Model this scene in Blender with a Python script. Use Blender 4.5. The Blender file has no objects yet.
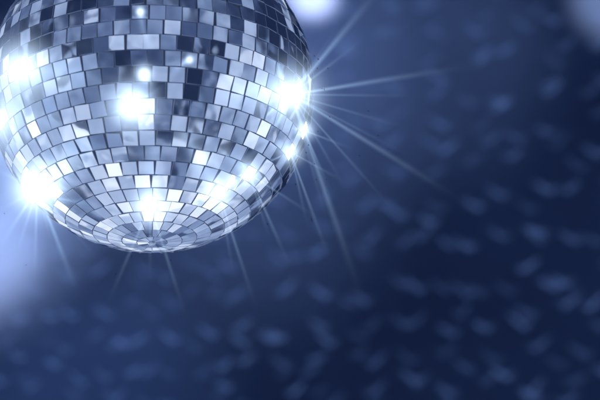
import bpy, math, random
from mathutils import Vector, Matrix
random.seed(7)
scn = bpy.context.scene
COL = scn.collection
scn.view_settings.view_transform = 'Standard'
scn.view_settings.look = 'None'
R = math.radians

# ------------------------------------------------------------ camera
LENS = 85.0
FPX = 600 * LENS / 36.0
CAM = Vector((0, 0, 1.5)); PITCH = R(22)
Fw = Vector((0, math.cos(PITCH), math.sin(PITCH)))
Rt = Vector((1, 0, 0)); Up = Vector((0, -math.sin(PITCH), math.cos(PITCH)))
def ray(u, v):
    return (Fw + Rt * ((u - 300) / FPX) + Up * ((200 - v) / FPX)).normalized()
cam = bpy.data.cameras.new('camera'); co = bpy.data.objects.new('camera', cam); COL.objects.link(co)
co.location = CAM; co.rotation_euler = (R(90) + PITCH, 0, 0)
cam.lens = LENS; cam.sensor_width = 36; cam.clip_end = 200; cam.clip_start = 0.02
cam.dof.use_dof = True; cam.dof.focus_distance = 1.66; cam.dof.aperture_fstop = 3.4
scn.camera = co

BR = 0.2
BC = CAM + ray(153, 92) * 1.77
BALL_ROT = Matrix.Rotation(R(-1.9), 3, 'Y')
WALL_Y = 6.0

# ------------------------------------------------------------ node helpers
def mat(name):
    m = bpy.data.materials.new(name); m.use_nodes = True
    nt = m.node_tree; nt.nodes.clear()
    return m, nt, nt.nodes, nt.links
def mth(nt, op, a, b=None, c=None, clamp=False):
    n = nt.nodes.new('ShaderNodeMath'); n.operation = op; n.use_clamp = clamp
    for i, x in enumerate((a, b, c)):
        if x is None: continue
        if isinstance(x, (int, float)): n.inputs[i].default_value = x
        else: nt.links.new(x, n.inputs[i])
    return n.outputs[0]
def mapr(nt, v, a, b, c, d, smooth=True):
    n = nt.nodes.new('ShaderNodeMapRange')
    if smooth: n.interpolation_type = 'SMOOTHSTEP'
    nt.links.new(v, n.inputs['Value'])
    for k, x in zip(('From Min', 'From Max', 'To Min', 'To Max'), (a, b, c, d)): n.inputs[k].default_value = x
    return n.outputs['Result']

# mirror glass
mirror, nt, N, L = mat('mirror_glass')
out = N.new('ShaderNodeOutputMaterial'); p = N.new('ShaderNodeBsdfPrincipled')
at = N.new('ShaderNodeAttribute'); at.attribute_name = 'tile_value'
cr = N.new('ShaderNodeValToRGB'); e = cr.color_ramp.elements
e[0].position = 0; e[0].color = (.50, .58, .72, 1); e[1].position = 1; e[1].color = (.93, .96, 1, 1)
L.new(at.outputs['Fac'], cr.inputs[0]); L.new(cr.outputs[0], p.inputs['Base Color'])
p.inputs['Metallic'].default_value = 1
L.new(mapr(nt, at.outputs['Fac'], 0, 1, .14, .03, False), p.inputs['Roughness'])
tc = N.new('ShaderNodeTexCoord'); nz = N.new('ShaderNodeTexNoise'); nz.inputs['Scale'].default_value = 32; nz.inputs['Detail'].default_value = .8
L.new(tc.outputs['Object'], nz.inputs['Vector'])
bp = N.new('ShaderNodeBump'); bp.inputs['Strength'].default_value = .5; bp.inputs['Distance'].default_value = .0015
L.new(nz.outputs[0], bp.inputs['Height']); L.new(bp.outputs[0], p.inputs['Normal'])
L.new(p.outputs[0], out.inputs[0])

# cut glass edge
edge, nt, N, L = mat('cut_glass_edge')
out = N.new('ShaderNodeOutputMaterial'); p = N.new('ShaderNodeBsdfPrincipled')
p.inputs['Base Color'].default_value = (.38, .44, .58, 1); p.inputs['Metallic'].default_value = .3; p.inputs['Roughness'].default_value = .4
L.new(p.outputs[0], out.inputs[0])
# core
core_m, nt, N, L = mat('grout_core')
out = N.new('ShaderNodeOutputMaterial'); p = N.new('ShaderNodeBsdfPrincipled')
tc = N.new('ShaderNodeTexCoord'); nz = N.new('ShaderNodeTexNoise'); nz.inputs['Scale'].default_value = 30
L.new(tc.outputs['Object'], nz.inputs['Vector'])
cr = N.new('ShaderNodeValToRGB'); e = cr.color_ramp.elements
e[0].color = (.04, .055, .10, 1); e[1].color = (.24, .28, .38, 1); L.new(nz.outputs[0], cr.inputs[0])
L.new(cr.outputs[0], p.inputs['Base Color']); p.inputs['Roughness'].default_value = .7
L.new(p.outputs[0], out.inputs[0])
metal, nt, N, L = mat('brushed_steel')
out = N.new('ShaderNodeOutputMaterial'); p = N.new('ShaderNodeBsdfPrincipled')
p.inputs['Base Color'].default_value = (.5, .55, .65, 1); p.inputs['Metallic'].default_value = 1; p.inputs['Roughness'].default_value = .35
L.new(p.outputs[0], out.inputs[0])

# ------------------------------------------------------------ mirror ball
def link(name, verts, faces, mats, parent=None, smooth=False):
    me = bpy.data.meshes.new(name); me.from_pydata(verts, [], faces); me.update()
    for m in mats: me.materials.append(m)
    if smooth:
        for f in me.polygons: f.use_smooth = True
    o = bpy.data.objects.new(name, me); COL.objects.link(o)
    if parent: o.parent = parent
    return o
ball = bpy.data.objects.new('mirror_ball', None); COL.objects.link(ball); ball.location = BC
ball.rotation_euler = BALL_ROT.to_euler()
ball['label'] = 'silver mirror ball covered in small square mirror tiles hanging at upper left'
ball['category'] = 'disco ball'

def lathe(name, prof, m, parent, n=64, smooth=True):
    vs, fs = [], []
    for (r, z) in prof:
        for k in range(n):
            a = 2 * math.pi * k / n; vs.append((r * math.cos(a), r * math.sin(a), z))
    for i in range(len(prof) - 1):
        for k in range(n):
            fs.append((i * n + k, i * n + (k + 1) % n, (i + 1) * n + (k + 1) % n, (i + 1) * n + k))
    return link(name, vs, fs, [m], parent, smooth)
rc = BR - 0.0024
lathe('core', [(max(1e-4, rc * math.cos(R(-90 + 3 * i))), rc * math.sin(R(-90 + 3 * i))) for i in range(61)], core_m, ball, 96)
lathe('hanging_cap', [(.001, .199), (.03, .1985), (.032, .203), (.03, .209), (.012, .213), (.008, .23), (.001, .232)], metal, ball)
lathe('hanging_rod', [(.003, .228), (.003, .9), (.001, .9)], metal, ball, 16)
lathe('bottom_button', [(.0001, -.2022), (.0035, -.2018), (.0048, -.2004), (.005, -.198)], metal, ball, 24)

NR = 35
PH = math.pi / NR
tiles = []       # (centre, normal) around the ball centre
vs, fs, mi, tv = [], [], [], []
for i in range(NR):
    lat = -math.pi / 2 + (i + .5) * PH
    n = max(3, int(round(2 * math.pi * math.cos(lat) / (PH * 1.04))))
    e_ = min(i, NR - 1 - i)
    if e_ < 6: n = (12, 20, 26, 30, 33, 36)[e_]
    off = random.random() * 2 * math.pi
    rowtilt = random.gauss(0, R(.8))
    jk = 1.0 if e_ > 6 else (.75 if e_ > 2 else .45)
    for k in range(n):
        lon = off + 2 * math.pi * (k + random.gauss(0, .025) * jk) / n
        nrm = Vector((math.cos(lat) * math.cos(lon), math.cos(lat) * math.sin(lon), math.sin(lat)))
        east = Vector((-math.sin(lon), math.cos(lon), 0)); north = nrm.cross(east)
        j1, j2, j3 = random.gauss(0, R(1.8)), rowtilt + random.gauss(0, R(1.6)), random.gauss(0, R(1.6))
        if random.random() < .06: j1 *= 2.0; j2 *= 2.0; j3 *= 1.8
        j1 *= jk; j2 *= jk; j3 *= jk
        M = Matrix.Rotation(j1, 3, north) @ Matrix.Rotation(j2, 3, east) @ Matrix.Rotation(j3, 3, nrm)
        nn, ee, no = M @ nrm, M @ east, M @ north
        c = nrm * (BR - .0006 + random.gauss(0, .0002))
        hh = BR * PH * .5 * random.uniform(.95, .975)
        f = .96 if e_ > 5 else .94
        half = math.tan(math.pi / n)
        wt = half * BR * math.cos(min(lat + PH / 2, math.pi / 2)) * f
        wb = half * BR * math.cos(max(lat - PH / 2, -math.pi / 2)) * f
        if e_ > 5:
            wt = wb = min(wt, wb) * 1.0 + abs(wt - wb) * .25
            q = random.uniform(.96, 1.012); wt *= q; wb *= q
        base = len(vs)
        chip = [(1, 1)] * 4
        if random.random() < .06:
            chip[random.randrange(4)] = (random.uniform(.7, .95), random.uniform(.7, .95))
        def ring(depth, ins):
            for (sx, sy), (kx, ky) in zip(((-1, -1), (1, -1), (1, 1), (-1, 1)), chip):
                w = (wt if sy > 0 else wb)
                w = max(w - ins, .0002)
                vs.append(tuple(c + ee * (sx * w * kx) + no * (sy * (hh - ins) * ky) - nn * depth))
        ring(.0024, 0); ring(.0003, 0); ring(0, .0003)
        val = min(1, max(0, random.gauss(.64, .3)))
        for r_ in (0, 1):
            for s in range(4):
                a = base + r_ * 4 + s; b = base + r_ * 4 + (s + 1) % 4
                fs.append((a, b, b + 4, a + 4)); mi.append(1); tv.append(val)
        fs.append((base + 8, base + 9, base + 10, base + 11)); mi.append(0); tv.append(val)
        tiles.append((BALL_ROT @ c, BALL_ROT @ nn))
mt = link('mirror_tiles', vs, fs, [mirror, edge], ball)
for pl, m_ in zip(mt.data.polygons, mi): pl.material_index = m_
a_ = mt.data.attributes.new('tile_value', 'FLOAT', 'FACE')
a_.data.foreach_set('value', tv)

# ------------------------------------------------------------ backdrop
wm, nt, N, L = mat('navy_wall')
out = N.new('ShaderNodeOutputMaterial'); p = N.new('ShaderNodeBsdfPrincipled')
tc = N.new('ShaderNodeTexCoord'); nz = N.new('ShaderNodeTexNoise'); nz.inputs['Scale'].default_value = 1.3; nz.inputs['Detail'].default_value = 5
L.new(tc.outputs['Object'], nz.inputs['Vector'])
cr = N.new('ShaderNodeValToRGB'); e = cr.color_ramp.elements
e[0].position = .3; e[0].color = (.023, .040, .094, 1); e[1].position = .7; e[1].color = (.034, .058, .128, 1)
L.new(nz.outputs[0], cr.inputs[0]); L.new(cr.outputs[0], p.inputs['Base Color']); p.inputs['Roughness'].default_value = .9
p.inputs['Specular IOR Level'].default_value = .1
L.new(p.outputs[0], out.inputs[0])
w = link('backdrop_wall', [(-2.4, WALL_Y, 2.7), (3.0, WALL_Y, 2.7), (3.0, WALL_Y, 6.4), (-2.4, WALL_Y, 6.4)], [(0, 1, 2, 3)], [wm])
w['kind'] = 'structure'; w['label'] = 'dark navy blue wall dappled with soft light spots'; w['category'] = 'wall'

# ------------------------------------------------------------ world: dim blue club surroundings
world = bpy.data.worlds.new('World'); scn.world = world; world.use_nodes = True
nt = world.node_tree; N = nt.nodes; L = nt.links; N.clear()
out = N.new('ShaderNodeOutputWorld'); bg = N.new('ShaderNodeBackground')
tc = N.new('ShaderNodeTexCoord')
nz = N.new('ShaderNodeTexNoise'); nz.inputs['Scale'].default_value = 4.2; nz.inputs['Detail'].default_value = 3.5; nz.inputs['Roughness'].default_value = .55
L.new(tc.outputs['Generated'], nz.inputs['Vector'])
vo = N.new('ShaderNodeTexVoronoi'); vo.inputs['Scale'].default_value = 8.5
L.new(tc.outputs['Generated'], vo.inputs['Vector'])
sx = N.new('ShaderNodeSeparateColor'); L.new(vo.outputs['Color'], sx.inputs[0])
big = N.new('ShaderNodeTexNoise'); big.inputs['Scale'].default_value = 1.5; big.inputs['Detail'].default_value = 1
L.new(tc.outputs['Generated'], big.inputs['Vector'])
mixv = mth(nt, 'ADD', mth(nt, 'MULTIPLY', nz.outputs[0], .64), mth(nt, 'MULTIPLY', sx.outputs[0], .27))
mixv = mth(nt, 'ADD', mixv, mth(nt, 'MULTIPLY', mth(nt, 'SUBTRACT', big.outputs[0], .50), .36))
sv = N.new('ShaderNodeSeparateXYZ'); L.new(tc.outputs['Generated'], sv.inputs[0])
mixv = mth(nt, 'ADD', mixv, mth(nt, 'MULTIPLY', mth(nt, 'SUBTRACT', 0, sv.outputs[2]), .10))
# the hall beyond the ball is brighter than the part behind the viewer
mixv = mth(nt, 'ADD', mixv, mth(nt, 'MULTIPLY', mth(nt, 'MAXIMUM', sv.outputs[1], 0), .10))
mixv = mth(nt, 'ADD', mixv, mth(nt, 'MULTIPLY', mth(nt, 'MAXIMUM', mth(nt, 'MULTIPLY', sv.outputs[0], -1), 0), .08))
cr = N.new('ShaderNodeValToRGB'); e = cr.color_ramp.elements
e[0].position = .35; e[0].color = (.016, .028, .075, 1)
e[1].position = .76; e[1].color = (1.1, 1.17, 1.3, 1)
for pos, c in ((.43, (.065, .10, .22, 1)), (.48, (.20, .28, .48, 1)), (.60, (.48, .59, .84, 1))):
    x = e.new(pos); x.color = c
L.new(mixv, cr.inputs[0]); L.new(cr.outputs[0], bg.inputs['Color']); bg.inputs['Strength'].default_value = 1.0
L.new(bg.outputs[0], out.inputs[0])

# ------------------------------------------------------------ lamps
def spot(name, loc, target, watts, size, ang, blend=.4, color=(1, 1, 1)):
    l = bpy.data.lights.new(name, 'SPOT'); l.energy = watts; l.shadow_soft_size = size
    l.spot_size = R(ang); l.spot_blend = blend; l.color = color
    o = bpy.data.objects.new(name, l); COL.objects.link(o); o.location = loc
    o.rotation_euler = (Vector(target) - Vector(loc)).to_track_quat('-Z', 'Y').to_euler()
    return o
def hit(u, v):
    d = ray(u, v); oc = CAM - BC; b = oc.dot(d); c = oc.dot(oc) - BR * BR; disc = b * b - c
    return CAM + d * (-b - math.sqrt(max(disc, 0)))
glints = [  # u, v, lamp radius, radiance, halo radius (m), halo strength
    (20, 70, .15, 16, .064, .7), (135, 103, .08, 18, .050, .9), (290, 98, .15, 18, .064, .8), (303, 131, .07, 12, .026, .55),
    (291, 150, .07, 12, .030, .6), (257, 171, .08, 12, .032, .65), (215, 198, .08, 12, .036, .65), (148, 205, .07, 15, .038, .8),
    (39, 190, .14, 22, .064, .95), (133, 13, 0, 0, .011, .9), (190, 62, 0, 0, .010, .8), (238, 184, .05, 8, .018, .4),
    (2, 118, .06, 8, .095, .42), (196, 160, 0, 0, .015, .5), (141, 80, 0, 0, .020, .8)]
gl_pts = []
for (u, v, rad, L_, hr, hs) in glints:
    P = hit(u, v); best = min(tiles, key=lambda t: (BC + t[0] - P).length)
    c, n = BC + best[0], best[1]
    d = (c - CAM).normalized(); rf = d - 2 * d.dot(n) * n
    pos = c + rf * 2.6
    if rad > 0: spot('spotlight', pos, BC, L_ * 39.5 * rad * rad, rad, 24, .3, (.92, .96, 1))
    gl_pts.append((c, hr, hs))

# added lamp behind the ball, patterned to imitate its reflected dapples on the wall
g = spot('added_dapple_light', BC + Vector((.05, .30, .05)), BC + Vector((.9, 3, .7)), 1750, .005, 120, .3, (.80, .88, 1))
gl = g.data; gl.use_nodes = True; nt = gl.node_tree; N = nt.nodes; L = nt.links
em = next(n for n in N if n.type == 'EMISSION')
tc = N.new('ShaderNodeTexCoord'); s = N.new('ShaderNodeSeparateXYZ'); L.new(tc.outputs['Normal'], s.inputs[0])
az = mth(nt, 'ABSOLUTE', s.outputs[2])
px = mth(nt, 'DIVIDE', s.outputs[0], az); py = mth(nt, 'DIVIDE', s.outputs[1], az)
total = None
for (ox, oy, sc_) in ((0, 0, 23.0), (3.37, 1.91, 20.0)):
    cb = N.new('ShaderNodeCombineXYZ'); L.new(mth(nt, 'ADD', px, ox), cb.inputs[0]); L.new(mth(nt, 'ADD', mth(nt, 'MULTIPLY', py, 1.15), oy), cb.inputs[1])
    vo = N.new('ShaderNodeTexVoronoi'); vo.voronoi_dimensions = '2D'; vo.inputs['Scale'].default_value = sc_; vo.inputs['Randomness'].default_value = .68
    L.new(cb.outputs[0], vo.inputs['Vector'])
    df = N.new('ShaderNodeVectorMath'); df.operation = 'SUBTRACT'; L.new(cb.outputs[0], df.inputs[0]); L.new(vo.outputs['Position'], df.inputs[1])
    ls = N.new('ShaderNodeSeparateXYZ'); L.new(df.outputs[0], ls.inputs[0])
    cs = N.new('ShaderNodeSeparateColor'); L.new(vo.outputs['Color'], cs.inputs[0])
    sgn = mth(nt, 'SUBTRACT', mth(nt, 'MULTIPLY', mth(nt, 'GREATER_THAN', cs.outputs[1], .6), 2), 1)
    slope = mapr(nt, cs.outputs[0], 0, 1, .5, 1.2, False)
    side = mth(nt, 'MULTIPLY', ls.outputs[0], sgn)
    bend = mth(nt, 'MULTIPLY', mth(nt, 'MAXIMUM', side, mth(nt, 'MULTIPLY', side, -.6)), slope)
    dy = mth(nt, 'ABSOLUTE', mth(nt, 'SUBTRACT', ls.outputs[1], bend))
    m1 = mapr(nt, dy, .0, .0052, 1, 0); m2 = mapr(nt, mth(nt, 'ABSOLUTE', mth(nt, 'ADD', side, -.004)), .002, .0150, 1, 0)
    br = mapr(nt, cs.outputs[2], .0, 1, .25, 1, False)
    v_ = mth(nt, 'MULTIPLY', mth(nt, 'MULTIPLY', m1, m2), br)
    total = v_ if total is None else mth(nt, 'ADD', total, v_)
L.new(total, em.inputs['Strength'])

def wallpt(u, v):
    d = ray(u, v); return CAM + d * ((WALL_Y - CAM.y) / d.y)
def pool(u, v, watts, ang, blend, color, size=.02):
    t = wallpt(u, v); spot('wall_light', t + Vector((0, -2.2, .6)), t, watts, size, ang, blend, color)
pool(200, 90, 330, 58, 1, (.9, .92, 1))
pool(-50, 180, 1500, 40, 1, (1, .90, .82), .05)
pool(-18, 258, 1250, 16, 1, (1, .80, .66), .05)
pool(80, 420, 120, 40, 1, (.6, .75, 1), .05)
pool(312, -4, 6000, 7.5, 1, (1, .74, .56), .05)
pool(616, 0, 900, 14, 1, (1, .86, .76), .05)
pool(390, 20, 150, 46, 1, (.9, .92, 1))

# ------------------------------------------------------------ beams standing in for lens star rays and bloom (emissive volumes)
def flare_mat(name, w0, fp, rp, k, col):
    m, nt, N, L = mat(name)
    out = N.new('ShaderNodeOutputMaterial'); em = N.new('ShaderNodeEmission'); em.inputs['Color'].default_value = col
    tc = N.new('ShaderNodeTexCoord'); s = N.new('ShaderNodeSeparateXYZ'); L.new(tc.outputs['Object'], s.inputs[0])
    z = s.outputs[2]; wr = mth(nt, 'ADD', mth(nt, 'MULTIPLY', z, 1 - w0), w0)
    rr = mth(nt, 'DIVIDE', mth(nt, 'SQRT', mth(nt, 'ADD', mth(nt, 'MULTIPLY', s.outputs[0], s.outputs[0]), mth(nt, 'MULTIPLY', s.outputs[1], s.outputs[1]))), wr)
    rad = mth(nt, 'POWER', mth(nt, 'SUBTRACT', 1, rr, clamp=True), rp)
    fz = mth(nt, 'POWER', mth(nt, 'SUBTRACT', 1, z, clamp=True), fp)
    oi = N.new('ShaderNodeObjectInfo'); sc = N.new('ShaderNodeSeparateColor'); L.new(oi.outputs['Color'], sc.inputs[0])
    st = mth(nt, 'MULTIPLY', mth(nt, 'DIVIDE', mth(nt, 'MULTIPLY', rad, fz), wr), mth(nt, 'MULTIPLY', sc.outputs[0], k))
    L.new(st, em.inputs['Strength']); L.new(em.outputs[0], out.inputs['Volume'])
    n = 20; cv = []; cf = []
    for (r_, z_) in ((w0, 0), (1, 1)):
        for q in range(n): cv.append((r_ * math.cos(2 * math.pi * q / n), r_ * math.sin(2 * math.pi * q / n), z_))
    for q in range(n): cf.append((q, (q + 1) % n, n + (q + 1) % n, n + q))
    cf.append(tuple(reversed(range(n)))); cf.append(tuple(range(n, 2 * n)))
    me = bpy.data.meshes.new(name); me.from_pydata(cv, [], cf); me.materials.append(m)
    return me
thin = flare_mat('star_ray_glow', .25, 2.2, 1.8, 210, (.46, .70, 1, 1))  # lens star rays modelled as self-lit cones; the air holds no haze
wide = flare_mat('bloom_glow', .6, 1.0, 3.2, 100, (.60, .78, 1, 1))  # lens bloom modelled as self-lit cones pointed at the camera
def glow(me, a, b, r_, s_, label, group):
    o = bpy.data.objects.new('flare_glow', me); COL.objects.link(o)
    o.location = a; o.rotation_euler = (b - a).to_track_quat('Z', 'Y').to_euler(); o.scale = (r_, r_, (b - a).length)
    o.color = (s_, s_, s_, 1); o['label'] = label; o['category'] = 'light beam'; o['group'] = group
def atd(u, v, dep): 
    d = ray(u, v); return CAM + d * (dep / d.dot(Fw))
glows = [(2, (490, 63), .009, .34), (2, (395, -30), .011, .36), (2, (474, 208), .009, .32), (2, (366, 310), .010, .34),
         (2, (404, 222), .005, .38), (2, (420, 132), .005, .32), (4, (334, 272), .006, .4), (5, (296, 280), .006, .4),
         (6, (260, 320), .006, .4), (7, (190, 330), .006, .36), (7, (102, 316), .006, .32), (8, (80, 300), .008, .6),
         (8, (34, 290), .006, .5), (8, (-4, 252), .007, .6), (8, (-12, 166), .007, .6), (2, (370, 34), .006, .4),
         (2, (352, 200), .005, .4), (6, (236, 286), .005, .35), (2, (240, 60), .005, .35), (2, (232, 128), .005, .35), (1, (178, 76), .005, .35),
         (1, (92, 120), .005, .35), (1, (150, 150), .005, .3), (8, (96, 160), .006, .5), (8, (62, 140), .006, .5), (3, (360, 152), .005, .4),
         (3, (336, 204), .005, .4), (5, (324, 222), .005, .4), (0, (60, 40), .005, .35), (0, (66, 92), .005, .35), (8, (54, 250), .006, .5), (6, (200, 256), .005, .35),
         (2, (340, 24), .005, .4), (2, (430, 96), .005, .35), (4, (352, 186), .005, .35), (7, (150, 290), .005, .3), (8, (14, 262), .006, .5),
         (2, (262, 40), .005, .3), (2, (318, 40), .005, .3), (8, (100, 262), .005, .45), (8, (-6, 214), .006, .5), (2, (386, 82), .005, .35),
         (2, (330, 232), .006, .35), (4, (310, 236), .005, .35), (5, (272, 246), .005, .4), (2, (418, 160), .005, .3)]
for gi, b, r_, s_ in glows:
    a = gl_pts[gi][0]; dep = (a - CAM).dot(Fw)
    glow(thin, a + (CAM - a).normalized() * .003, atd(*b, dep - .03), r_, s_, 'faint pale blue light beam imitating a lens star ray at the mirror ball', 'faint light beams as added star rays')
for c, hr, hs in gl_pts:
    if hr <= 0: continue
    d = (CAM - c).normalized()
    glow(wide, c + d * .004, c + d * (.16 if hr > .019 else .08), hr * 1.3, hs * (.36 if hr > .019 else .7), 'bright added light beam imitating lens bloom on a dazzling mirror tile', 'bright beams as lens bloom on mirror tiles')
